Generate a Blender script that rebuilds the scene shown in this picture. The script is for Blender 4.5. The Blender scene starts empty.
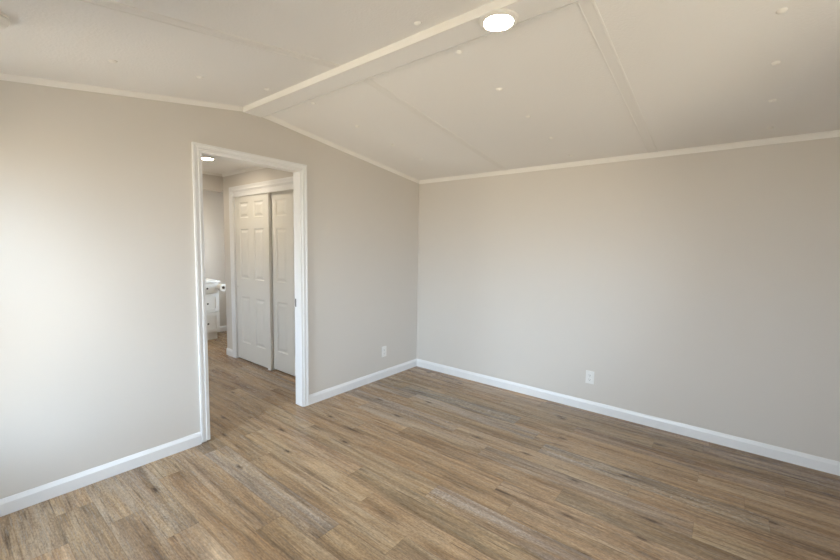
import bpy, bmesh, math, random
from mathutils import Vector, Matrix

scn = bpy.context.scene
COL = scn.collection
PI = math.pi

# ------------------------------------------------------------------ camera
CAM = Vector((2.8708, -3.5706, 1.42))
yaw, pitch, roll, FPX = 0.6715, -0.0839, 0.0158, 389.3
fwd = Vector((-math.sin(yaw) * math.cos(pitch), math.cos(yaw) * math.cos(pitch), math.sin(pitch)))
rgt0 = Vector((math.cos(yaw), math.sin(yaw), 0))
up0 = rgt0.cross(fwd)
rgt = rgt0 * math.cos(roll) + up0 * math.sin(roll)
upv = up0 * math.cos(roll) - rgt0 * math.sin(roll)
cd = bpy.data.cameras.new('camera')
cam = bpy.data.objects.new('camera', cd)
COL.objects.link(cam)
cam.matrix_world = Matrix(((rgt.x, upv.x, -fwd.x, CAM.x), (rgt.y, upv.y, -fwd.y, CAM.y),
                           (rgt.z, upv.z, -fwd.z, CAM.z), (0, 0, 0, 1)))
cd.sensor_fit = 'HORIZONTAL'
cd.sensor_width = 36.0
cd.lens = 36.0 * FPX / 840.0
cd.clip_start = 0.02
cd.clip_end = 200
scn.camera = cam

# ------------------------------------------------------------------ exposure, sky
scn.view_settings.view_transform = 'Standard'
scn.view_settings.look = 'None'
scn.view_settings.gamma = 1.0
scn.view_settings.use_curve_mapping = False
scn.view_settings.exposure = 2.13
SKY = 7.5
SKY_COLOR = (0.76, 0.91, 1.12)
GROUND_COLOR = (0.54, 0.465, 0.365)
LED = 44.0
LED_COLOR = (1.0, 0.86, 0.66)

world = bpy.data.worlds.new('sky')
scn.world = world
world.use_nodes = True
wt = world.node_tree
wt.nodes.clear()
wo = wt.nodes.new('ShaderNodeOutputWorld')
wb = wt.nodes.new('ShaderNodeBackground')
wc = wt.nodes.new('ShaderNodeTexCoord')
wsep = wt.nodes.new('ShaderNodeSeparateXYZ')
wr = wt.nodes.new('ShaderNodeValToRGB')
wmap = wt.nodes.new('ShaderNodeMapRange')
wmap.inputs['From Min'].default_value = -0.15
wmap.inputs['From Max'].default_value = 0.15
wr.color_ramp.elements[0].color = (*GROUND_COLOR, 1)
wr.color_ramp.elements[1].color = (*SKY_COLOR, 1)
wt.links.new(wc.outputs['Generated'], wsep.inputs[0])
wt.links.new(wsep.outputs['Z'], wmap.inputs['Value'])
wt.links.new(wmap.outputs[0], wr.inputs[0])
wt.links.new(wr.outputs[0], wb.inputs['Color'])
wb.inputs['Strength'].default_value = SKY
wt.links.new(wb.outputs[0], wo.inputs[0])

# window openings (their frames and panes are built further down)
#   name, axis of the wall normal, wall coordinate, span along the wall, z span
WINDOWS = [
    ('window_1', 'y', -4.0, (0.24, 0.76), (0.36, 1.87)),
    ('window_2', 'x', 4.4, (-2.4, -1.55), (0.85, 1.86)),
    ('added_window_4', 'y', -4.0, (1.95, 2.55), (0.80, 1.90)),  # added opening, lets extra daylight onto the right wall and ceiling
    ('window_3', 'y', 0.0, (-3.02, -2.34), (0.90, 1.92)),
    ('added_window_5', 'y', -4.0, (-1.70, -1.05), (0.78, 1.47)),  # added opening, brightens the closet doors and passage
]
OUT = {'window_1': -1, 'window_2': 1, 'added_window_4': -1, 'window_3': 1, 'added_window_5': -1}   # outward direction along the axis
portals = []
for n, ax, c, (a, b), (z0, z1) in WINDOWS:
    ld = bpy.data.lights.new('sky_portal', 'AREA')
    ld.shape = 'RECTANGLE'
    ld.size = b - a
    ld.size_y = z1 - z0
    ld.cycles.is_portal = True
    lo = bpy.data.objects.new('sky_portal', ld)
    COL.objects.link(lo)
    m = (a + b) / 2
    if ax == 'y':
        lo.location = (m, c + 0.13 * OUT[n], (z0 + z1) / 2)
        lo.rotation_euler = (PI / 2, 0, 0 if OUT[n] < 0 else PI)          # shines into the room
    else:
        lo.location = (c + 0.13, m, (z0 + z1) / 2)
        lo.rotation_euler = (PI / 2, 0, PI / 2)     # shines towards -x

scn.cycles.max_bounces = 12
scn.cycles.diffuse_bounces = 8
scn.cycles.transparent_max_bounces = 12
scn.cycles.sample_clamp_indirect = 6.0
scn.cycles.use_denoising = True


# ------------------------------------------------------------------ materials
def new_mat(name):
    m = bpy.data.materials.new(name)
    m.use_nodes = True
    nt = m.node_tree
    b = nt.nodes['Principled BSDF']
    return m, nt, b


def N(nt, t, **kw):
    n = nt.nodes.new(t)
    for k, v in kw.items():
        setattr(n, k, v)
    return n


def paint(name, col, rough=0.6, spec=0.3, bump=0.0, scale=200.0, var=0.02):
    m, nt, b = new_mat(name)
    tc = N(nt, 'ShaderNodeTexCoord')
    no = N(nt, 'ShaderNodeTexNoise')
    no.inputs['Scale'].default_value = 1.3
    no.inputs['Detail'].default_value = 3
    mx = N(nt, 'ShaderNodeMix', data_type='RGBA')
    mx.inputs['A'].default_value = (*[c * (1 - var) for c in col], 1)
    mx.inputs['B'].default_value = (*[min(1, c * (1 + var)) for c in col], 1)
    nt.links.new(tc.outputs['Object'], no.inputs['Vector'])
    nt.links.new(no.outputs['Fac'], mx.inputs['Factor'])
    nt.links.new(mx.outputs['Result'], b.inputs['Base Color'])
    b.inputs['Roughness'].default_value = rough
    b.inputs['Specular IOR Level'].default_value = spec
    if bump:
        n2 = N(nt, 'ShaderNodeTexNoise')
        n2.inputs['Scale'].default_value = scale
        n2.inputs['Detail'].default_value = 4
        bp = N(nt, 'ShaderNodeBump')
        bp.inputs['Strength'].default_value = bump
        bp.inputs['Distance'].default_value = 0.004
        nt.links.new(tc.outputs['Object'], n2.inputs['Vector'])
        nt.links.new(n2.outputs['Fac'], bp.inputs['Height'])
        nt.links.new(bp.outputs[0], b.inputs['Normal'])
    return m


M_WALL = paint('greige_wall_paint', (0.640, 0.603, 0.556), 0.55, 0.3, 0.05, 260)
M_CEIL = paint('cream_ceiling_board', (0.835, 0.825, 0.815), 0.8, 0.15, 0.35, 90)
M_TRIM = paint('white_gloss_trim', (0.79, 0.79, 0.79), 0.32, 0.5, 0, 1, 0.01)
M_CROWN = paint('cream_crown_paint', (0.82, 0.80, 0.765), 0.5, 0.35, 0, 1, 0.01)
M_CAP = paint('white_screw_cap', (0.87, 0.855, 0.825), 0.4, 0.4, 0, 1, 0.01)
M_BATTEN = paint('cream_batten', (0.805, 0.793, 0.777), 0.7, 0.2, 0, 1, 0.01)
M_DOOR = paint('off_white_door_paint', (0.76, 0.745, 0.70), 0.4, 0.4, 0.06, 120, 0.01)
M_PLASTIC = paint('white_plastic', (0.80, 0.79, 0.765), 0.35, 0.5, 0, 1, 0.01)
M_CAB = paint('white_cabinet_paint', (0.84, 0.84, 0.82), 0.35, 0.5, 0, 1, 0.01)
M_STONE = paint('white_countertop', (0.86, 0.855, 0.83), 0.2, 0.5, 0, 1, 0.03)
M_DARK = paint('dark_bronze_metal', (0.06, 0.052, 0.045), 0.4, 0.5, 0, 1, 0.05)
M_SLOT = paint('dark_slot', (0.05, 0.05, 0.05), 0.6, 0.3, 0, 1, 0.05)
M_PAPER = paint('white_tissue_paper', (0.86, 0.85, 0.82), 0.9, 0.05, 0.2, 300, 0.01)
M_CARD = paint('brown_cardboard', (0.33, 0.25, 0.17), 0.9, 0.05, 0, 1, 0.05)
M_STEEL = paint('satin_steel', (0.62, 0.61, 0.58), 0.35, 0.5, 0, 1, 0.02)
M_STEEL.node_tree.nodes['Principled BSDF'].inputs['Metallic'].default_value = 0.9


def mat_emit(name, col, strength):
    m, nt, b = new_mat(name)
    b.inputs['Base Color'].default_value = (0.9, 0.9, 0.88, 1)
    b.inputs['Emission Color'].default_value = (*col, 1)
    b.inputs['Emission Strength'].default_value = strength
    return m


M_LED = mat_emit('led_diffuser', LED_COLOR, LED)


def mat_glass():
    m = bpy.data.materials.new('window_glass')
    m.use_nodes = True
    nt = m.node_tree
    nt.nodes.clear()
    o = N(nt, 'ShaderNodeOutputMaterial')
    t = N(nt, 'ShaderNodeBsdfTransparent')
    t.inputs[0].default_value = (0.94, 0.96, 0.95, 1)
    g = N(nt, 'ShaderNodeBsdfGlossy')
    g.inputs['Roughness'].default_value = 0.02
    fr = N(nt, 'ShaderNodeFresnel')
    fr.inputs[0].default_value = 1.45
    mx = N(nt, 'ShaderNodeMixShader')
    nt.links.new(fr.outputs[0], mx.inputs[0])
    nt.links.new(t.outputs[0], mx.inputs[1])
    nt.links.new(g.outputs[0], mx.inputs[2])
    nt.links.new(mx.outputs[0], o.inputs[0])
    return m


M_GLASS = mat_glass()


def mat_floor():
    """Vinyl planks: each plank carries its own random numbers (face attribute) and its own
    UV frame in metres, so the seams, grain and knots are all per plank."""
    m, nt, b = new_mat('oak_vinyl_planks')
    L = nt.links.new

    def math_(op, a, bb=None, c=None):
        n = N(nt, 'ShaderNodeMath', operation=op)
        for i, v in enumerate((a, bb, c)):
            if v is None:
                continue
            if isinstance(v, (int, float)):
                n.inputs[i].default_value = v
            else:
                L(v, n.inputs[i])
        return n.outputs[0]

    def mix(f, a, bb, blend='MIX'):
        n = N(nt, 'ShaderNodeMix', data_type='RGBA', blend_type=blend)
        for k, v in (('Factor', f), ('A', a), ('B', bb)):
            if isinstance(v, (int, float)):
                n.inputs[k].default_value = v
            elif isinstance(v, tuple):
                n.inputs[k].default_value = (*v, 1)
            else:
                L(v, n.inputs[k])
        return n.outputs['Result']

    def ramp(f, *st):
        n = N(nt, 'ShaderNodeValToRGB')
        r = n.color_ramp
        while len(r.elements) < len(st):
            r.elements.new(0.5)
        for e, (p, c) in zip(r.elements, st):
            e.position = p
            e.color = (*c, 1) if isinstance(c, tuple) else (c, c, c, 1)
        L(f, n.inputs[0])
        return n.outputs[0]

    uv = N(nt, 'ShaderNodeUVMap', uv_map='plank_uv')
    at = N(nt, 'ShaderNodeAttribute', attribute_name='plank_kind')
    sep = N(nt, 'ShaderNodeSeparateXYZ')
    L(uv.outputs[0], sep.inputs[0])
    x, y = sep.outputs['X'], sep.outputs['Y']
    sr = N(nt, 'ShaderNodeSeparateColor')
    L(at.outputs['Color'], sr.inputs[0])
    tone, seed, grey = sr.outputs[0], sr.outputs[1], sr.outputs[2]

    def tex(sx, sy, detail=3.0, dist=0.0, rough=0.5, off=0.0, T='noise'):
        cx = N(nt, 'ShaderNodeCombineXYZ')
        L(math_('MULTIPLY', x, sx), cx.inputs[0])
        L(math_('MULTIPLY', y, sy), cx.inputs[1])
        L(math_('MULTIPLY_ADD', seed, 97.0, off), cx.inputs[2])
        t = N(nt, 'ShaderNodeTexNoise')
        t.inputs['Scale'].default_value = 1.0
        t.inputs['Detail'].default_value = detail
        t.inputs['Roughness'].default_value = rough
        t.inputs['Distortion'].default_value = dist
        L(cx.outputs[0], t.inputs['Vector'])
        return t.outputs['Fac']

    broad = tex(1.1, 13, 3, 0.9, 0.55)
    streak = tex(1.9, 42, 4, 0.5, 0.6, 11)
    fine = tex(9, 190, 3, 0.2, 0.6, 23)
    patch = tex(3.2, 9, 2, 0.4, 0.5, 37)
    base = ramp(broad, (0.27, (0.205, 0.132, 0.073)), (0.43, (0.300, 0.203, 0.119)),
                (0.56, (0.368, 0.259, 0.157)), (0.74, (0.455, 0.335, 0.214)))
    warm = ramp(patch, (0.35, (0.97, 0.99, 1.02)), (0.65, (1.04, 1.0, 0.95)))
    base = mix(1.0, base, warm, 'MULTIPLY')
    # greyed planks
    gcol = ramp(broad, (0.32, (0.225, 0.175, 0.138)), (0.55, (0.330, 0.268, 0.215)), (0.74, (0.42, 0.355, 0.295)))
    base = mix(math_('MULTIPLY', grey, ramp(tex(0.9, 16, 2, 0.6, 0.5, 91), (0.38, 0.15), (0.58, 0.85))), base, gcol)
    # plank to plank tone
    tn = ramp(tone, (0.0, 0.70), (0.5, 1.0), (1.0, 1.28))
    base = mix(1.0, base, tn, 'MULTIPLY')
    hue = ramp(math_('FRACT', math_('MULTIPLY', seed, 7.31)), (0.0, (1.03, 0.99, 0.955)), (0.45, (1.0, 1.0, 1.0)), (1.0, (0.96, 1.0, 1.02)))
    base = mix(1.0, base, hue, 'MULTIPLY')
    # grain
    gs = ramp(streak, (0.29, 0.46), (0.41, 0.90), (0.60, 1.05), (0.78, 1.14))
    base = mix(0.85, base, gs, 'MULTIPLY')
    gf = ramp(fine, (0.32, 0.66), (0.5, 1.0), (0.68, 1.26))
    base = mix(0.9, base, gf, 'MULTIPLY')
    speck = tex(55, 130, 2, 0, 0.6, 83)
    gp = ramp(speck, (0.32, 0.80), (0.5, 1.0), (0.68, 1.20))
    base = mix(0.9, base, gp, 'MULTIPLY')
    # limed flecks on the greyed planks
    fl = tex(60, 170, 2, 0, 0.5, 51)
    flm = math_('MULTIPLY', ramp(fl, (0.56, 0.0), (0.68, 1.0)), math_('MULTIPLY', grey, ramp(broad, (0.42, 0.0), (0.6, 1.0))))
    base = mix(math_('MULTIPLY', flm, 0.6), base, (0.56, 0.52, 0.46))
    # knots and short dark checks
    cv = N(nt, 'ShaderNodeCombineXYZ')
    L(math_('MULTIPLY', x, 1.25), cv.inputs[0])
    L(math_('MULTIPLY', y, 8.5), cv.inputs[1])
    L(math_('MULTIPLY', seed, 53.0), cv.inputs[2])
    vo = N(nt, 'ShaderNodeTexVoronoi', feature='F1')
    vo.inputs['Scale'].default_value = 1.0
    L(cv.outputs[0], vo.inputs['Vector'])
    wob = math_('MULTIPLY_ADD', streak, 0.10, vo.outputs['Distance'])
    kn = ramp(wob, (0.095, 1.0), (0.125, 0.5), (0.22, 0.0))
    base = mix(math_('MULTIPLY', kn, 0.8), base, (0.070, 0.046, 0.032))
    cw = N(nt, 'ShaderNodeCombineXYZ')
    L(math_('MULTIPLY', x, 2.3), cw.inputs[0])
    L(math_('MULTIPLY', y, 7.2), cw.inputs[1])
    L(math_('MULTIPLY', seed, 31.0), cw.inputs[2])
    v2 = N(nt, 'ShaderNodeTexVoronoi', feature='F1', voronoi_dimensions='2D')
    v2.inputs['Scale'].default_value = 1.0
    L(cw.outputs[0], v2.inputs['Vector'])
    vs_ = N(nt, 'ShaderNodeSeparateColor')
    L(v2.outputs['Color'], vs_.inputs[0])
    w2 = math_('MULTIPLY_ADD', speck, 0.05, v2.outputs['Distance'])
    k2 = math_('MULTIPLY', ramp(w2, (0.065, 1.0), (0.085, 0.6), (0.17, 0.0)), math_('GREATER_THAN', vs_.outputs[0], 0.78))
    base = mix(math_('MULTIPLY', k2, 0.8), base, (0.060, 0.040, 0.028))
    ck = tex(2.6, 62, 2, 0.3, 0.5, 71)
    ckm = ramp(ck, (0.66, 0.0), (0.74, 1.0))
    base = mix(math_('MULTIPLY', ckm, 0.75), base, (0.085, 0.056, 0.038))
    # seams: distance to the plank's long edges (y) and ends (x, second UV layer)
    ue = N(nt, 'ShaderNodeUVMap', uv_map='plank_edge')
    se = N(nt, 'ShaderNodeSeparateXYZ')
    L(ue.outputs[0], se.inputs[0])
    ey = math_('SUBTRACT', 0.075, math_('ABSOLUTE', math_('SUBTRACT', se.outputs['Y'], 0.075)))
    ex = se.outputs['X']
    ed = math_('MINIMUM', ey, ex)
    sm = ramp(math_('MULTIPLY', ed, 100.0), (0.05, 1.0), (0.22, 0.0))
    base = mix(math_('MULTIPLY', sm, 0.26), base, (0.075, 0.052, 0.036))
    L(base, b.inputs['Base Color'])
    rg = ramp(fine, (0.3, 0.30), (0.7, 0.20))
    L(rg, b.inputs['Roughness'])
    b.inputs['Specular IOR Level'].default_value = 0.40
    bp = N(nt, 'ShaderNodeBump')
    bp.inputs['Strength'].default_value = 0.10
    bp.inputs['Distance'].default_value = 0.001
    hh = math_('SUBTRACT', fine, math_('MULTIPLY', sm, 1.0))
    L(hh, bp.inputs['Height'])
    L(bp.outputs[0], b.inputs['Normal'])
    return m


M_FLOOR = mat_floor()


# ------------------------------------------------------------------ mesh helpers
def box(bm, x0, x1, y0, y1, z0, z1, bev=0.0):
    vs = [bm.verts.new(p) for p in ((x0, y0, z0), (x1, y0, z0), (x1, y1, z0), (x0, y1, z0),
                                    (x0, y0, z1), (x1, y0, z1), (x1, y1, z1), (x0, y1, z1))]
    fs = [bm.faces.new([vs[i] for i in f]) for f in ((0, 3, 2, 1), (4, 5, 6, 7), (0, 1, 5, 4), (1, 2, 6, 5), (2, 3, 7, 6), (3, 0, 4, 7))]
    if bev:
        es = list({e for f in fs for e in f.edges})
        bmesh.ops.bevel(bm, geom=es, offset=bev, segments=2, profile=0.6, affect='EDGES')


def prism(bm, pts, vec):
    """closed polygon (list of 3-D points) extruded along vec"""
    v = Vector(vec)
    a = [bm.verts.new(p) for p in pts]
    c = [bm.verts.new(Vector(p) + v) for p in pts]
    bm.faces.new(a[::-1])
    bm.faces.new(c)
    n = len(a)
    for i in range(n):
        bm.faces.new((a[i], a[(i + 1) % n], c[(i + 1) % n], c[i]))


def sweep(bm, rings):
    """list of closed rings with equal counts -> capped tube"""
    R = [[bm.verts.new(p) for p in r] for r in rings]
    n = len(R[0])
    for a, c in zip(R, R[1:]):
        for i in range(n):
            bm.faces.new((a[i], a[(i + 1) % n], c[(i + 1) % n], c[i]))
    bm.faces.new(R[0][::-1])
    bm.faces.new(R[-1])


def lathe(bm, prof, seg=40, M=None):
    """prof: list of (r, z) from axis to axis"""
    rows = []
    for r, z in prof:
        if r < 1e-6:
            rows.append([bm.verts.new((0, 0, z))])
        else:
            rows.append([bm.verts.new((r * math.cos(2 * PI * k / seg), r * math.sin(2 * PI * k / seg), z)) for k in range(seg)])
    for a, c in zip(rows, rows[1:]):
        for k in range(seg):
            k2 = (k + 1) % seg
            if len(a) == 1 and len(c) == 1:
                continue
            if len(a) == 1:
                bm.faces.new((a[0], c[k2], c[k]))
            elif len(c) == 1:
                bm.faces.new((a[k], a[k2], c[0]))
            else:
                bm.faces.new((a[k], a[k2], c[k2], c[k]))
    if M is not None:
        bmesh.ops.transform(bm, matrix=M, verts=[v for r in rows for v in r])


def obj(name, bm, mat, parent=None, smooth=False, local=None):
    bmesh.ops.recalc_face_normals(bm, faces=bm.faces)
    me = bpy.data.meshes.new(name)
    bm.to_mesh(me)
    bm.free()
    me.materials.append(mat)
    if smooth:
        for p in me.polygons:
            p.use_smooth = True
        try:
            me.set_sharp_from_angle(angle=math.radians(35))
        except Exception:
            pass
    o = bpy.data.objects.new(name, me)
    COL.objects.link(o)
    if parent is not None:
        o.parent = parent
    if local is not None:
        o.location = local
    return o


def BM():
    return bmesh.new()


def struct(name, bm, mat, label, cat, parent=None, smooth=False):
    o = obj(name, bm, mat, parent, smooth)
    o['kind'] = 'structure'
    if parent is None:
        o['label'] = label
        o['category'] = cat
    return o


def tag(o, label, cat, group=None):
    o['label'] = label
    o['category'] = cat
    if group:
        o['group'] = group
    return o


def empty(name, loc, label, cat, group=None, rot=(0, 0, 0)):
    o = bpy.data.objects.new(name, None)
    o.empty_display_size = 0.05
    COL.objects.link(o)
    o.location = loc
    o.rotation_euler = rot
    return tag(o, label, cat, group)


def copy_tree(o, parent=None):
    c = o.copy()
    COL.objects.link(c)
    if parent is not None:
        c.parent = parent
    for ch in list(o.children):
        copy_tree(ch, c)
    return c


# ------------------------------------------------------------------ dimensions
XB = 4.4              # wall behind the camera
YN = -4.0             # long wall with the window, beside the camera
BL, BR, BZ = -2.072, -1.928, 2.389   # underside of the ridge beam
ZR0 = 2.182           # right ceiling slope at y = 0
SR = 0.1255
SL = 0.1496
ZL0 = 2.424           # left ceiling slope at y = BL


def zr(y):
    return ZR0 - SR * y


def zl(y):
    return ZL0 + SL * (y - BL)


DY0, DY1, DZ = -2.380, -1.603, 2.038   # doorway (finished opening)
WT = 0.085                             # wall thickness
CY = -1.247                            # closet front
CX = -2.137                            # far end of the closet
HZ = 2.283                             # flat ceiling beyond the doorway
HL = -4.00                             # left side of the passage
BX = -3.540                            # far bathroom wall

# ------------------------------------------------------------------ floor
rng = random.Random(7)
W, LEN = 0.15, 1.22
JOINTS = {  # row index (row k spans y = -0.09-0.15(k+1) .. -0.09-0.15k): one known joint
    21: 0.51, 20: 0.225, 19: 0.50, 18: 0.833, 16: 1.11, 15: 0.17, 14: 0.49, 12: 1.10, 11: 0.37, 9: 0.65,
    7: 0.37, 3: 1.58, 6: 1.27, 5: 1.90, 8: 2.18}
TINT = {  # (row, plank number counted from the known joint): (tone, grey)
    (21, -1): (0.85, 0.35), (21, 0): (0.80, 0.3), (20, -1): (0.72, 0.2), (22, -1): (0.8, 0.3), (22, 0): (0.8, 0.3), (15, 0): (0.55, 1.0), (11, 1): (0.42, 1.0), (5, 0): (0.3, 0.9), (14, 0): (0.62, 0.0), (14, 1): (0.55, 0.1),  # starts with window-side planks lightened, daylight put into their tone
    (12, 0): (0.35, 0.0), (12, -1): (0.70, 0.15), (16, 0): (0.52, 0.0), (16, -1): (0.66, 0.3), (9, 0): (0.42, 0.0),
    (9, 1): (0.55, 0.2), (18, 0): (0.68, 0.45), (19, 0): (0.55, 0.35), (20, 0): (0.62, 0.3), (19, -1): (0.72, 0.5),
    (18, -1): (0.58, 0.55), (13, 0): (0.75, 0.0), (10, 0): (0.36, 0.0), (14, -1): (0.40, 0.05)}
bm = BM()
uvl = bm.loops.layers.uv.new('plank_uv')
uve = bm.loops.layers.uv.new('plank_edge')
cl = bm.loops.layers.float_color.new('plank_kind')
FX0, FX1 = BX - 0.1, XB + 0.1
for k in range(-1, 27):
    y1 = min(-0.09 - W * k, 0.1)
    y0 = max(-0.09 - W * (k + 1), YN - 0.1)
    yb = -0.09 - W * (k + 1)
    if y1 - y0 < 0.005:
        continue
    j = JOINTS.get(k, rng.uniform(0, LEN))
    i0 = math.floor((FX0 - j) / LEN)
    i = i0
    while j + i * LEN < FX1:
        xa, xb = max(j + i * LEN, FX0), min(j + (i + 1) * LEN, FX1)
        tone, grey = TINT.get((k, i), (min(1, max(0, rng.gauss(0.48, 0.17))), rng.random() ** 2.8))
        seed = rng.random()
        ox, oy = rng.uniform(0, 30), rng.uniform(0, 30)
        # two cells so the distance to the ends runs 0 -> half -> 0
        xm = (xa + xb) / 2
        for (p, q, ep, eq) in ((xa, xm, 0.0, xm - xa), (xm, xb, xb - xm, 0.0)):
            vs = [bm.verts.new(c) for c in ((p, y0, 0), (q, y0, 0), (q, y1, 0), (p, y1, 0))]
            f = bm.faces.new(vs)
            for lp, (ex_, c) in zip(f.loops, ((ep, vs[0]), (eq, vs[1]), (eq, vs[2]), (ep, vs[3]))):
                lp[uvl].uv = (c.co.x - j - i * LEN + ox, c.co.y - yb + oy)
                lp[uve].uv = (ex_, c.co.y - yb)
                lp[cl] = (tone, seed, grey, 1)
        i += 1
bmesh.ops.remove_doubles(bm, verts=bm.verts, dist=1e-5)
box(bm, FX0, FX1, YN - 0.1, 0.1, -0.06, -0.002)
me = bpy.data.meshes.new('floor')
bm.to_mesh(me)
bm.free()
me.materials.append(M_FLOOR)
floor = bpy.data.objects.new('floor', me)
COL.objects.link(floor)
floor['kind'] = 'structure'
tag(floor, 'brown and grey wood-look plank floor running through the doorway', 'floor')

# ------------------------------------------------------------------ walls of the room
bm = BM()   # gable wall with the doorway
for pts in (
    [(-WT, YN, 0), (-WT, DY0 - 0.02, 0), (-WT, DY0 - 0.02, zl(DY0 - 0.02)), (-WT, YN, zl(YN))],
    [(-WT, DY0 - 0.02, DZ + 0.02), (-WT, DY1 + 0.02, DZ + 0.02), (-WT, DY1 + 0.02, zr(DY1 + 0.02)), (-WT, BR, zr(BR)), (-WT, BL, zl(BL)), (-WT, DY0 - 0.02, zl(DY0 - 0.02))],
    [(-WT, DY1 + 0.02, 0), (-WT, 0, 0), (-WT, 0, zr(0)), (-WT, DY1 + 0.02, zr(DY1 + 0.02))]):
    prism(bm, pts, (WT, 0, 0))
struct('wall_left', bm, M_WALL, 'beige painted gable wall holding the cased doorway', 'wall')



def wall_with_hole(name, ax, c0, c1, a0, a1, ztop, holes, label):
    """wall slab between c0..c1 on its normal axis, a0..a1 along; ztop(a) gives the top"""
    bm = BM()

    def P(a, z):
        return (c0, a, z) if ax == 'x' else (a, c0, z)
    v = (c1 - c0, 0, 0) if ax == 'x' else (0, c1 - c0, 0)
    brk = [h for h in (BL, BR) if ax == 'x']

    def top(a, b):
        return [P(t, ztop(t)) for t in sorted([a, b] + [k for k in brk if a < k < b], reverse=True)]
    prev = a0
    for (h0, h1), (z0, z1) in sorted(holes):
        prism(bm, [P(prev, 0), P(h0, 0)] + top(prev, h0), v)
        prism(bm, [P(h0, 0), P(h1, 0), P(h1, z0), P(h0, z0)], v)
        prism(bm, [P(h0, z1), P(h1, z1)] + top(h0, h1), v)
        prev = h1
    prism(bm, [P(prev, 0), P(a1, 0)] + top(prev, a1), v)
    return struct(name, bm, M_WALL, label, 'wall')


wall_with_hole('wall_right', 'y', 0, 0.1, -WT, XB + 0.1, lambda a: ZR0 + 0.02, [],
               'long plain beige wall opposite the window, with one outlet')
wall_with_hole('wall_bathroom_outer', 'y', 0, 0.1, BX - 0.1, -WT, lambda a: HZ + 0.02, [w[3:] for w in WINDOWS if w[0] == 'window_3'],
               'outer bathroom wall with its own window, hidden past the closet')
wall_with_hole('wall_front', 'y', YN - 0.1, YN, -WT, XB + 0.1, lambda a: zl(YN) + 0.02, [w[3:] for w in WINDOWS if w[0] in ('window_1', 'added_window_4')],
               'beige wall with the room window, beside the viewer')
wall_with_hole('wall_back', 'x', XB, XB + 0.1, YN, 0, lambda a: zl(a) if a <= BL else zr(max(a, BL)), [WINDOWS[1][3:]],
               'beige gable wall behind the viewer')

# ------------------------------------------------------------------ ceiling, beam, battens, crown
bm = BM()
T = 0.06
prism(bm, [(-WT, 0.1, zr(0.1)), (-WT, BR - 0.04, zr(BR - 0.04)), (-WT, BL, zl(BL)), (-WT, YN - 0.1, zl(YN - 0.1)),
           (-WT, YN - 0.1, zl(YN - 0.1) + T), (-WT, (BL + BR) / 2, zr(BR) + T + .03), (-WT, 0.1, zr(0.1) + T)], (XB + 0.1 + WT, 0, 0))
struct('ceiling', bm, M_CEIL, 'cream vaulted ceiling in two slopes meeting at a flat beam', 'ceiling')

bm = BM()
box(bm, 0.0, XB, BL, BR - 0.012, BZ, 2.428)
box(bm, 0.0, XB, BR - 0.012, BR, BZ + 0.028, 2.428)  # groove added along the edge to shade into a dark line
struct('ceiling_beam', bm, M_CEIL, 'flat cream beam boxed along the ridge of the ceiling', 'beam')

# bright moulding on the left edge of the beam
bm = BM()
prof = [(0.0, 0.0), (-0.007, 0.0), (-0.010, 0.006), (-0.010, 0.018), (-0.012, 0.026), (-0.014, 0.030), (-0.014, 0.040), (0.0, 0.040)]
sweep(bm, [[(x, BL + a, BZ + z - 0.001) for a, z in prof] for x in (0.0, XB)])
struct('trim_1', bm, M_CROWN, 'narrow pale moulding along the window side of the beam', 'moulding', smooth=True)
# added thin lip, so the groove beside it shades to a dark line
bm = BM()
box(bm, 0.0, XB, BR, BR + 0.003, BZ + 0.002, 2.432)
struct('trim_2', bm, M_CEIL, 'added thin lip shading the outlet-wall edge of the beam', 'moulding')


def batten(name, x0, x1, side, label, th=0.0034):
    bm = BM()
    fn, ya, yb = (zr, BR + 0.004, -0.02) if side == 'r' else (zl, YN + 0.02, BL - 0.028)
    w = 0.010
    prof = [(x0, 0.002), (x0 + 0.002, -th * .6), (x0 + w, -th), (x0 + w + 0.003, -th * .55), (x1 - w - 0.003, -th * .55), (x1 - w, -th), (x1 - 0.002, -th * .6), (x1, 0.002)]
    sweep(bm, [[(x, y, fn(y) + z) for x, z in prof] for y in (ya, yb)])
    struct(name, bm, M_BATTEN, label, 'batten')


batten('trim_3', 1.062, 1.124, 'r', 'flat seam batten on the outlet-wall ceiling slope, closer to the doorway')
batten('trim_4', 2.312, 2.380, 'r', 'flat seam batten on the outlet-wall ceiling slope, beyond the round light')
batten('trim_5', 1.050, 1.112, 'l', 'flat seam batten on the window-side ceiling slope, above the doorway side', 0.007)
batten('trim_6', 2.290, 2.352, 'l', 'flat seam batten on the window-side ceiling slope, over the viewer')


def crown_prof(h, d):
    return [(0, 0), (0.006, 0), (0.008, h * .22), (d * .55, h * .55), (d * .8, h * .85), (d, h * .9), (d, h + 0.004), (0, h + 0.004)]


bm = BM()
sweep(bm, [[(x, -a, ZR0 - 0.035 + z) for a, z in crown_prof(0.035, 0.022)] for x in (0.0, XB)])
struct('trim_7', bm, M_CROWN, 'pale crown strip where the outlet wall meets the ceiling', 'crown moulding', smooth=True)
bm = BM()
sweep(bm, [[(a, y, zr(y) - 0.032 + z) for a, z in crown_prof(0.032, 0.02)] for y in (-0.002, BR)])
struct('trim_8', bm, M_CROWN, 'pale sloping crown strip from the beam down to the room corner', 'crown moulding', smooth=True)
bm = BM()
sweep(bm, [[(a, y, zl(y) - 0.030 + z) for a, z in crown_prof(0.030, 0.02)] for y in (YN, BL - 0.004)])
struct('trim_9', bm, M_CROWN, 'pale sloping crown strip from the beam towards the window wall', 'crown moulding', smooth=True)
bm = BM()
box(bm, 0.0005, 0.020, -0.005, 0.0, 0.088, ZR0 - 0.03, 0.0015)
struct('trim_10', bm, M_WALL, 'thin upright strip in the corner of the two walls', 'corner strip')

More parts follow.
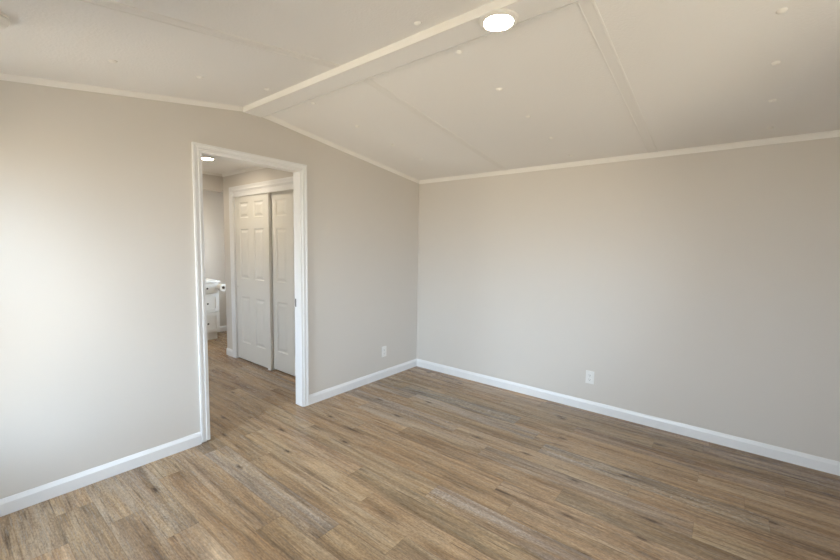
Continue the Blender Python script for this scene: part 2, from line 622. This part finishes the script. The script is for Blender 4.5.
# baseboards
BH = 0.088
bp_ = [(0, 0), (0.013, 0), (0.013, BH - 0.024), (0.0115, BH - 0.020), (0.006, BH - 0.004), (0.004, BH), (0, BH)]


def base_x(name, y, sgn, x0, x1, label, m0=0.0, m1=0.0):
    """runs along x on a wall at y; sticks out towards sgn*y"""
    bm = BM()
    sweep(bm, [[(x + m * a, y + sgn * a, z) for a, z in bp_] for x, m in ((x0, m0), (x1, m1))])
    struct(name, bm, M_TRIM, label, 'baseboard')


def base_y(name, x, sgn, y0, y1, label, m0=0.0, m1=0.0):
    bm = BM()
    sweep(bm, [[(x + sgn * a, y + m * a, z) for a, z in bp_] for y, m in ((y0, m0), (y1, m1))])
    struct(name, bm, M_TRIM, label, 'baseboard')


CW, CT = 0.056, 0.018
base_x('baseboard_right', 0, -1, 0.0, XB, 'white baseboard along the wall with the single outlet opposite the window', 1, 0)
base_y('baseboard_left', 0, 1, DY1 + CW + 0.006, 0.0, 'short white baseboard between the doorway and the room corner', 0, -1)
base_y('baseboard_left_near', 0, 1, YN, DY0 - CW - 0.006, 'white baseboard between the window wall and the doorway', 0, 0)
base_x('baseboard_front', YN, 1, 0.0, XB, 'white baseboard under the room window', 0, 0)
base_y('baseboard_back', XB, -1, YN, 0.0, 'white baseboard behind the viewer', 0, 0)

# ------------------------------------------------------------------ doorway frame
bm = BM()
box(bm, -WT - 0.008, 0.008, DY0 - 0.02, DY0, 0.009, DZ)
box(bm, -WT - 0.008, 0.008, DY1, DY1 + 0.02, 0.003, DZ)
box(bm, -WT - 0.008, 0.008, DY0 - 0.02, DY1 + 0.02, DZ, DZ + 0.02)
jamb = struct('trim_11', bm, M_TRIM, 'white jamb lining the open doorway', 'door jamb')
bm = BM()
box(bm, -0.084, -0.068, DY1 - 0.0015, DY1 + 0.002, 0.885, 0.955, 0.001)
st = obj('strike_plate', bm, M_DARK, jamb)
st['label'] = 'dark metal strike plate'

cas = [(0, 0), (CW, 0), (CW, CT), (CW - 0.012, CT), (CW - 0.016, CT - 0.004), (CW - 0.032, CT - 0.006), (CW - 0.036, CT - 0.003), (CW - 0.041, CT - 0.003), (CW - 0.045, CT - 0.008), (0.004, CT - 0.010), (0, CT - 0.013)]


def casing(name, xface, sgn, y0, y1, ztop, label, gap=0.0, along='y', zb=None):
    """three mitred casing legs around an opening; profile (w outwards, t off the wall)"""
    bm = BM()

    def P(u, t, z):
        return (xface + sgn * t, u, z) if along == 'y' else (u, xface + sgn * t, z)
    rings = []
    rings.append([P(y0 - w, t, gap) for w, t in cas])
    rings.append([P(y0 - w, t, ztop + w) for w, t in cas])
    rings.append([P(y1 + w, t, ztop + w) for w, t in cas])
    rings.append([P(y1 + w, t, 0.001) for w, t in cas])
    sweep(bm, rings)
    return struct(name, bm, M_TRIM, label, 'door casing')


casing('trim_12', 0.0, 1, DY0 - 0.005, DY1 + 0.005, DZ + 0.004, 'white moulded casing around the open doorway', 0.015)
casing('trim_13', -WT, -1, DY0 - 0.005, DY1 + 0.005, DZ + 0.004, 'white moulded casing on the hall side of the doorway')

# ------------------------------------------------------------------ passage beyond the doorway
bm = BM()
box(bm, BX - 0.1, -WT, HL - 0.1, 0.1, HZ, HZ + 0.05)
struct('ceiling_hall', bm, M_CEIL, 'flat cream ceiling seen through the doorway', 'ceiling')

OX0, OX1, OZ = -1.886, -0.396, 2.037   # closet opening
bm = BM()
box(bm, CX, OX0 - 0.015, CY, CY + 0.1, 0, HZ)
box(bm, OX1 + 0.015, -WT, CY, CY + 0.1, 0, HZ)
box(bm, OX0 - 0.015, OX1 + 0.015, CY, CY + 0.1, OZ + 0.015, HZ)
struct('wall_closet', bm, M_WALL, 'beige wall around the closet doors past the doorway', 'wall')
bm = BM()
box(bm, CX, CX + 0.1, CY + 0.1, -0.55, 0, HZ)
box(bm, CX, -WT, -0.55, -0.45, 0, HZ)
struct('wall_closet_inner', bm, M_WALL, 'inner walls of the closet behind the sliding doors', 'wall')
bm = BM()
box(bm, CX - 0.1, CX, HL, CY + 0.09, 2.078, HZ)
box(bm, CX - 0.1, CX, CY + 0.09, 0, 0, HZ)
box(bm, CX - 0.1, CX, HL, -2.30, 0, 2.078)
struct('wall_bathroom_opening', bm, M_WALL, 'pale header over the opening at the end of the passage', 'wall')
wall_with_hole('wall_hall_front', 'y', HL - 0.1, HL, BX - 0.1, -WT, lambda a: HZ + 0.02, [w[3:] for w in WINDOWS if w[0] == 'added_window_5'],
               'beige wall of the space past the doorway, with an added window')
bm = BM()
box(bm, BX - 0.1, BX, HL - 0.1, 0, 0, HZ)
struct('wall_bathroom', bm, M_WALL, 'pale far wall behind the white vanity', 'wall')
base_y('baseboard_bathroom', BX, 1, -0.90, 0.0, 'white baseboard beside the white vanity')
base_x('baseboard_closet', CY, -1, CX, OX0 - 0.004 - CW * 1.2, 'short white baseboard at the end of the closet wall', 0, 0)
base_x('baseboard_hall', HL, 1, CX - 0.1, -WT, 'white baseboard on the passage side opposite the closet')

# crown along the closet wall and header
bm = BM()
sweep(bm, [[(x, CY - a, HZ - 0.030 + z) for a, z in crown_prof(0.030, 0.02)] for x in (CX, -WT)])
struct('trim_14', bm, M_CROWN, 'pale crown strip above the closet doors', 'crown moulding', smooth=True)
bm = BM()
sweep(bm, [[(CX + a, y, HZ - 0.026 + z) for a, z in crown_prof(0.026, 0.02)] for y in (HL, CY)])
struct('trim_15', bm, M_CROWN, 'pale crown strip above the header at the passage end', 'crown moulding', smooth=True)

# closet jamb, casing, track fascia
bm = BM()
box(bm, OX0 - 0.015, OX0, CY - 0.004, CY + 0.104, 0.001, OZ)
box(bm, OX1, OX1 + 0.015, CY - 0.004, CY + 0.104, 0.001, OZ)
box(bm, OX0 - 0.015, OX1 + 0.015, CY - 0.004, CY + 0.104, OZ, OZ + 0.015)
struct('trim_16', bm, M_TRIM, 'white jamb lining the closet opening', 'door jamb')
casx = cas
cas = [(w * 1.2, t) for w, t in casx]
casing('trim_17', CY, -1, OX0 - 0.004, OX1 + 0.004, OZ + 0.004, 'white moulded casing around the closet doors', 0.001, along='x')
cas = casx
bm = BM()
box(bm, OX0, OX1, CY + 0.0, CY + 0.012, 1.986, OZ, 0.002)
box(bm, OX0, OX1, CY + 0.0125, CY + 0.09, 2.018, OZ)
struct('trim_18', bm, M_TRIM, 'white fascia hiding the track over the sliding closet doors', 'fascia')


def panel_door(name, x0, x1, yf, z0, z1, th, label, pull_x, shade=None):
    """six-panel slab, front face at y = yf looking towards -y"""
    w = x1 - x0
    st_, mid = w * 0.148, w * 0.165
    pw = (w - 2 * st_ - mid) / 2
    cols = [(st_, st_ + pw), (st_ + pw + mid, w - st_)]
    rows = [(0.222, 0.790), (1.010, 1.604), (1.735, 1.917)]
    xs = sorted({0, w, *[v for c in cols for v in c]})
    zs = sorted({z0, z1, *[v for r in rows for v in r]})
    bm = BM()
    for a, b_ in zip(xs, xs[1:]):
        for c, d in zip(zs, zs[1:]):
            if (a, b_) in cols and (c, d) in rows:
                rg = []
                for ins, dep in ((0, 0), (0.010, 0.009), (0.022, 0.009), (0.046, 0.002)):
                    rg.append([bm.verts.new((x0 + p, yf + dep, q)) for p, q in
                               ((a + ins, c + ins), (b_ - ins, c + ins), (b_ - ins, d - ins), (a + ins, d - ins))])
                for r1, r2 in zip(rg, rg[1:]):
                    for k in range(4):
                        bm.faces.new((r1[k], r1[(k + 1) % 4], r2[(k + 1) % 4], r2[k]))
                bm.faces.new(rg[-1])
            else:
                bm.faces.new([bm.verts.new((x0 + p, yf, q)) for p, q in ((a, c), (b_, c), (b_, d), (a, d))])
    bmesh.ops.remove_doubles(bm, verts=bm.verts, dist=1e-5)
    # sides and back
    v = {}
    for s, y in (('f', yf), ('b', yf + th)):
        v[s] = [bm.verts.new((x, y, z)) for x, z in ((x0, z0), (x1, z0), (x1, z1), (x0, z1))]
    for k in range(4):
        bm.faces.new((v['f'][k], v['f'][(k + 1) % 4], v['b'][(k + 1) % 4], v['b'][k]))
    bm.faces.new(v['b'])
    bmesh.ops.remove_doubles(bm, verts=bm.verts, dist=1e-5)
    o = struct(name, bm, M_DOOR, label, 'sliding door')
    bm = BM()
    lathe(bm, [(0, 0.0), (0.007, 0.0), (0.0085, 0.0015), (0.011, 0.003), (0.0125, 0.002), (0.0125, -0.004), (0, -0.004)], 28,
          Matrix.Translation((pull_x, yf, 0.905)) @ Matrix.Rotation(PI / 2, 4, 'X'))
    h = obj('finger_pull', bm, M_STEEL, o, True)
    h['label'] = 'small round recessed finger pull'
    return o


panel_door('door_1', -1.882, -1.131, CY + 0.016, 0.012, 2.014, 0.032, 'off-white six-panel sliding closet door standing in front, next to the passage end', -1.849)
panel_door('door_2', -1.161, -0.400, CY + 0.054, 0.012, 2.014, 0.032, 'off-white six-panel sliding closet door set behind, partly hidden by the doorway casing', -0.435)

bm = BM()
box(bm, -1.172, -1.118, CY + 0.004, CY + 0.092, 0.0, 0.004, 0.001)
box(bm, -1.172, -1.118, CY + 0.004, CY + 0.010, 0.003, 0.024, 0.0015)
box(bm, -1.172, -1.118, CY + 0.0495, CY + 0.0525, 0.003, 0.024, 0.0012)
g = obj('door_guide', bm, M_PLASTIC)
tag(g, 'small white floor guide where the two closet doors overlap', 'door guide')

# ------------------------------------------------------------------ windows (out of the picture, but they light it; some are added for that)
for (n, ax, c, (a, b), (z0, z1)), lab in zip(WINDOWS, ('white framed window of the room, beside the viewer', 'white framed window behind the viewer', 'added white framed window brightening the room from the long window wall', 'white framed bathroom window', 'added white framed window brightening the space past the doorway')):
    def bx(bm, u0, u1, d0, d1, q0, q1):
        s = OUT[n]
        d0_, d1_ = sorted((c + s * d0, c + s * d1))
        if ax == 'y':
            box(bm, u0, u1, d0_, d1_, q0, q1)
        else:
            box(bm, d0_, d1_, u0, u1, q0, q1)
    bm = BM()
    f = 0.035
    bx(bm, a, a + f, 0.02, 0.09, z0, z1)
    bx(bm, b - f, b, 0.02, 0.09, z0, z1)
    bx(bm, a + f, b - f, 0.02, 0.09, z0, z0 + f)
    bx(bm, a + f, b - f, 0.02, 0.09, z1 - f, z1)
    zm = (z0 + z1) / 2
    bx(bm, a + f, b - f, 0.03, 0.08, zm - 0.02, zm + 0.02)
    # flat casing on the room side
    for u0, u1, q0, q1 in ((a - 0.055, a, z0 - 0.055, z1 + 0.055), (b, b + 0.055, z0 - 0.055, z1 + 0.055), (a, b, z1, z1 + 0.055), (a, b, z0 - 0.055, z0)):
        bx(bm, u0, u1, -0.015, 0.0, q0, q1)
    wn = struct(n, bm, M_TRIM, lab, 'window')
    bm = BM()
    bx(bm, a + f, b - f, 0.052, 0.0535, z0 + f, zm - 0.02)
    bx(bm, a + f, b - f, 0.052, 0.0535, zm + 0.02, z1 - f)
    pn = obj('pane', bm, M_GLASS, wn)
    pn['label'] = 'clear glass'

# ------------------------------------------------------------------ round LED ceiling lights
def led(name, loc, rot, label):
    t = empty(name, loc, label, 'ceiling light', 'round ceiling lights', rot)
    bm = BM()   # origin = mounting plane, light hangs towards -z
    lathe(bm, [(0.060, -0.0080), (0.0635, -0.0115), (0.068, -0.0120), (0.078, -0.0085), (0.0845, -0.0035), (0.085, -0.0005), (0.085, 0.0), (0.060, 0.0), (0.060, -0.0080)], 64)
    obj('trim_ring', bm, M_PLASTIC, t, True)
    bm = BM()
    lathe(bm, [(0, -0.0105), (0.03, -0.0103), (0.050, -0.0095), (0.0605, -0.0085), (0.0605, -0.004), (0, -0.004)], 64)
    o = obj('diffuser', bm, M_LED, t, True)
    o['label'] = 'glowing white diffuser'
    return t


L1 = led('ceiling_light', (2.032, -2.004, BZ), (0, 0, 0), 'round white lit LED light on the underside of the ceiling beam')
L2 = copy_tree(L1)
L2.location = (-1.32, -1.785, HZ)
L3 = copy_tree(L1)  # added out-of-sight light, only brightens the bathroom
L3.location = (-2.85, -1.55, HZ)
L3['label'] = 'added unseen LED light brightening the bathroom, hidden behind the passage header'
L2['label'] = 'round white lit LED light on the flat ceiling seen through the top of the doorway'

# ------------------------------------------------------------------ smoke detector
t = empty('smoke_detector', (0.735, -3.405, zl(-3.405)), 'round white smoke detector on the sloping ceiling, cut off by the picture edge', 'smoke detector', None, (math.atan(SL), 0, 0))
bm = BM()
lathe(bm, [(0, 0), (0.066, 0), (0.066, -0.010), (0.057, -0.011), (0.057, -0.0145), (0.064, -0.015), (0.061, -0.022), (0.050, -0.033), (0.038, -0.037), (0.0, -0.037)], 56)
obj('housing', bm, M_PLASTIC, t, True)
bm = BM()
lathe(bm, [(0.0505, -0.0320), (0.0525, -0.0318), (0.0575, -0.0258), (0.0565, -0.0240), (0.0505, -0.0320)], 56)
o = obj('vent_ring', bm, M_PLASTIC, t, True)
bm = BM()
lathe(bm, [(0, -0.040), (0.010, -0.0395), (0.0115, -0.0365), (0, -0.0365)], 28, Matrix.Translation((0.014, 0.008, 0)))
o = obj('test_button', bm, M_SLOT, t, True)
o['label'] = 'small dark test button'

# ------------------------------------------------------------------ screw caps on the ceiling boards
bm = BM()
lathe(bm, [(0, -0.0085), (0.006, -0.0080), (0.012, -0.0062), (0.0155, -0.0035), (0.0175, -0.0015), (0.018, 0.0), (0, 0.0)], 28)
cap0 = obj('screw_cap', bm, M_CAP, None, True)
first = True
ORD = ['highest', 'second highest', 'middle', 'fourth', 'lowest']
ROWS = [((0.518, 0.505, 0.501, 0.503), 'r', (-1.84, -1.42, -1.00, -0.60), ('highest', 'second highest', 'third', 'lowest visible'), 'ceiling row closest to the wall corner'),
        ((1.722, 1.737, 1.743, 1.753, 1.768), 'r', (-1.835, -1.416, -1.008, -0.60, -0.18), ORD, 'ceiling row just below the round light'),
        ((2.966, 2.980, 2.997, 3.015), 'r', (-1.444, -1.036, -0.62, -0.21), ('highest', 'second highest', 'third', 'lowest'), 'ceiling row beyond the wide batten'),
        ((0.492, 0.488, 0.487), 'l', (-2.176, -2.576, -2.971), ('nearest the beam', 'middle', 'farthest from the beam'), 'ceiling row above the doorway'),
        ((1.721,), 'l', (-2.167,), ('lone',), 'on ceiling just above the beam moulding')]
for xs, s, ys, names, where in ROWS:
    for k, (x, y) in enumerate(zip(xs, ys)):
        o = cap0 if first else cap0.copy()
        if not first:
            COL.objects.link(o)
        first = False
        fn = zr if s == 'r' else zl
        o.location = (x, y, fn(y))
        o.rotation_euler = (-math.atan(SR) if s == 'r' else math.atan(SL), 0, 0)
        lab = 'small cream screw cap, ' + names[k] + (' ' if len(ys) == 1 else ' in the ') + where
        tag(o, lab, 'screw cap', 'screw caps on the ceiling boards')


# ------------------------------------------------------------------ outlets
def outlet(loc, rotz, label):
    t = empty('electrical_outlet', loc, label, 'outlet', 'wall outlets', (0, 0, rotz))
    bm = BM()   # faces -y locally
    box(bm, -0.035, 0.035, -0.006, 0.0, -0.057, 0.057, 0.0025)
    obj('cover_plate', bm, M_PLASTIC, t)
    for s in (-1, 1):
        bm = BM()
        pts = []
        for k in range(28):
            a = 2 * PI * k / 28
            pts.append((max(-0.0165, min(0.0165, 0.0185 * math.cos(a))), -0.0085, s * 0.0195 + 0.0145 * math.sin(a)))
        prism(bm, pts, (0, 0.004, 0))
        r = obj('receptacle', bm, M_PLASTIC, t)
        bm = BM()
        for dx, h in ((-0.0063, 0.0085), (0.0063, 0.007)):
            box(bm, dx - 0.0011, dx + 0.0011, -0.0089, -0.0082, s * 0.0195 + 0.001 - 0.002, s * 0.0195 + 0.001 + h - 0.002)
        lathe(bm, [(0, 0.0004), (0.0026, 0.0004), (0.0026, -0.0003), (0, -0.0003)], 14, Matrix.Translation((0, -0.0085, s * 0.0195 - 0.0075)) @ Matrix.Rotation(PI / 2, 4, 'X'))
        q = obj('slots', bm, M_SLOT, r)
        q['label'] = 'dark contact slots'
    bm = BM()
    lathe(bm, [(0, 0.0018), (0.002, 0.0015), (0.003, 0.0), (0, 0.0)], 16, Matrix.Translation((0, -0.006, 0)) @ Matrix.Rotation(PI / 2, 4, 'X'))
    obj('screw', bm, M_STEEL, t, True)
    return t


O1 = outlet((1.968, 0.0, 0.300), 0, 'white duplex outlet low on the long plain wall without a doorway')
O2 = copy_tree(O1)
O2.location = (0.0, -0.567, 0.289)
O2.rotation_euler = (0, 0, PI / 2)
O2['label'] = 'white duplex outlet low on the gable wall, between doorway and room corner'

# ------------------------------------------------------------------ bathroom vanity with drawers
VX, VR, VL = -3.054, -0.920, -1.880    # front, right end, left end
t = empty('vanity_cabinet', ((VX + BX) / 2, (VR + VL) / 2, 0), 'white vanity cabinet with stacked drawers seen through the doorway', 'vanity cabinet')


def lo(bm):
    bmesh.ops.translate(bm, verts=bm.verts, vec=(-(VX + BX) / 2, -(VR + VL) / 2, 0))
    return bm


bm = BM()
box(bm, BX + 0.026, VX - 0.020, VL, VR, 0.108, 0.855)
obj('body', lo(bm), M_CAB, t)
bm = BM()
box(bm, BX + 0.026, VX - 0.055, VL + 0.01, VR - 0.02, 0.0, 0.108)
obj('toe_kick', lo(bm), M_CAB, t)
bm = BM()
box(bm, BX + 0.024, VX + 0.018, VL - 0.015, VR + 0.015, 0.855, 0.882, 0.003)
obj('countertop', lo(bm), M_STONE, t)


def shaker(y0, y1, z0, z1, flat=False):
    bm = BM()
    r = 0.05
    if flat:
        box(bm, VX - 0.019, VX, y0, y1, z0, z1, 0.002)
    else:
        for a in ((y0, y0 + r, z0, z1), (y1 - r, y1, z0, z1), (y0 + r, y1 - r, z0, z0 + r), (y0 + r, y1 - r, z1 - r, z1)):
            box(bm, VX - 0.019, VX, *a)
        box(bm, VX - 0.019, VX - 0.008, y0 + r, y1 - r, z0 + r, z1 - r)
    return lo(bm)


def knob(y, z, parent):
    bm = BM()
    lathe(bm, [(0, 0.024), (0.010, 0.023), (0.0135, 0.018), (0.011, 0.013), (0.005, 0.010), (0.005, 0.0), (0, 0)], 24,
          Matrix.Translation((VX, y, z)) @ Matrix.Rotation(PI / 2, 4, 'Y'))
    k = obj('knob', lo(bm), M_DARK, parent, True)
    k['label'] = 'dark round knob'


dy0, dy1 = -1.262, VR - 0.004
for z0, z1, kz, fl in ((0.700, 0.848, 0.772, True), (0.418, 0.692, 0.548, False), (0.114, 0.410, 0.252, False)):
    d = obj('drawer', shaker(dy0, dy1, z0, z1, fl), M_CAB, t)
    knob((dy0 + dy1) / 2, kz, d)
d = obj('door', shaker(VL + 0.004, -1.272, 0.114, 0.848), M_CAB, t)
knob(-1.31, 0.72, d)

# toilet roll on an arm fixed to the vanity's end
RX, RY, RZ = -2.985, -0.909, 0.783
t = empty('toilet_roll_holder', (VX - 0.07, VR, RZ), 'metal arm on the end of the white vanity, carrying the toilet roll', 'toilet roll holder')
bm = BM()
lathe(bm, [(0, 0), (0.014, 0), (0.014, 0.004), (0.010, 0.006), (0.006, 0.008), (0.006, 0.013), (0, 0.013)], 28, Matrix.Rotation(-PI / 2, 4, 'X'))
obj('wall_flange', bm, M_DARK, t, True)
bm = BM()
lathe(bm, [(0, -0.010), (0.006, -0.008), (0.007, 0), (0.007, 0.195), (0.011, 0.190), (0.012, 0.198), (0.009, 0.203), (0, 0.204)], 20,
      Matrix.Translation((0, RY - VR, 0)) @ Matrix.Rotation(PI / 2, 4, 'Y'))
obj('arm', bm, M_DARK, t, True)
t = empty('toilet_paper_roll', (RX, RY, RZ), 'white toilet paper roll at the end of the white vanity, below its countertop', 'toilet paper roll')
bm = BM()
R_ = Matrix.Rotation(PI / 2, 4, 'Y')
lathe(bm, [(0.021, -0.05), (0.052, -0.05), (0.054, -0.048), (0.054, 0.048), (0.052, 0.05), (0.021, 0.05), (0.021, -0.05)], 40, R_)
obj('paper', bm, M_PAPER, t, True)
bm = BM()
lathe(bm, [(0.0195, -0.05), (0.021, -0.05), (0.021, 0.0505), (0.0195, 0.0505), (0.0195, -0.05)], 32, R_)
o = obj('core_tube', bm, M_CARD, t, True)
o['label'] = 'brown cardboard core'
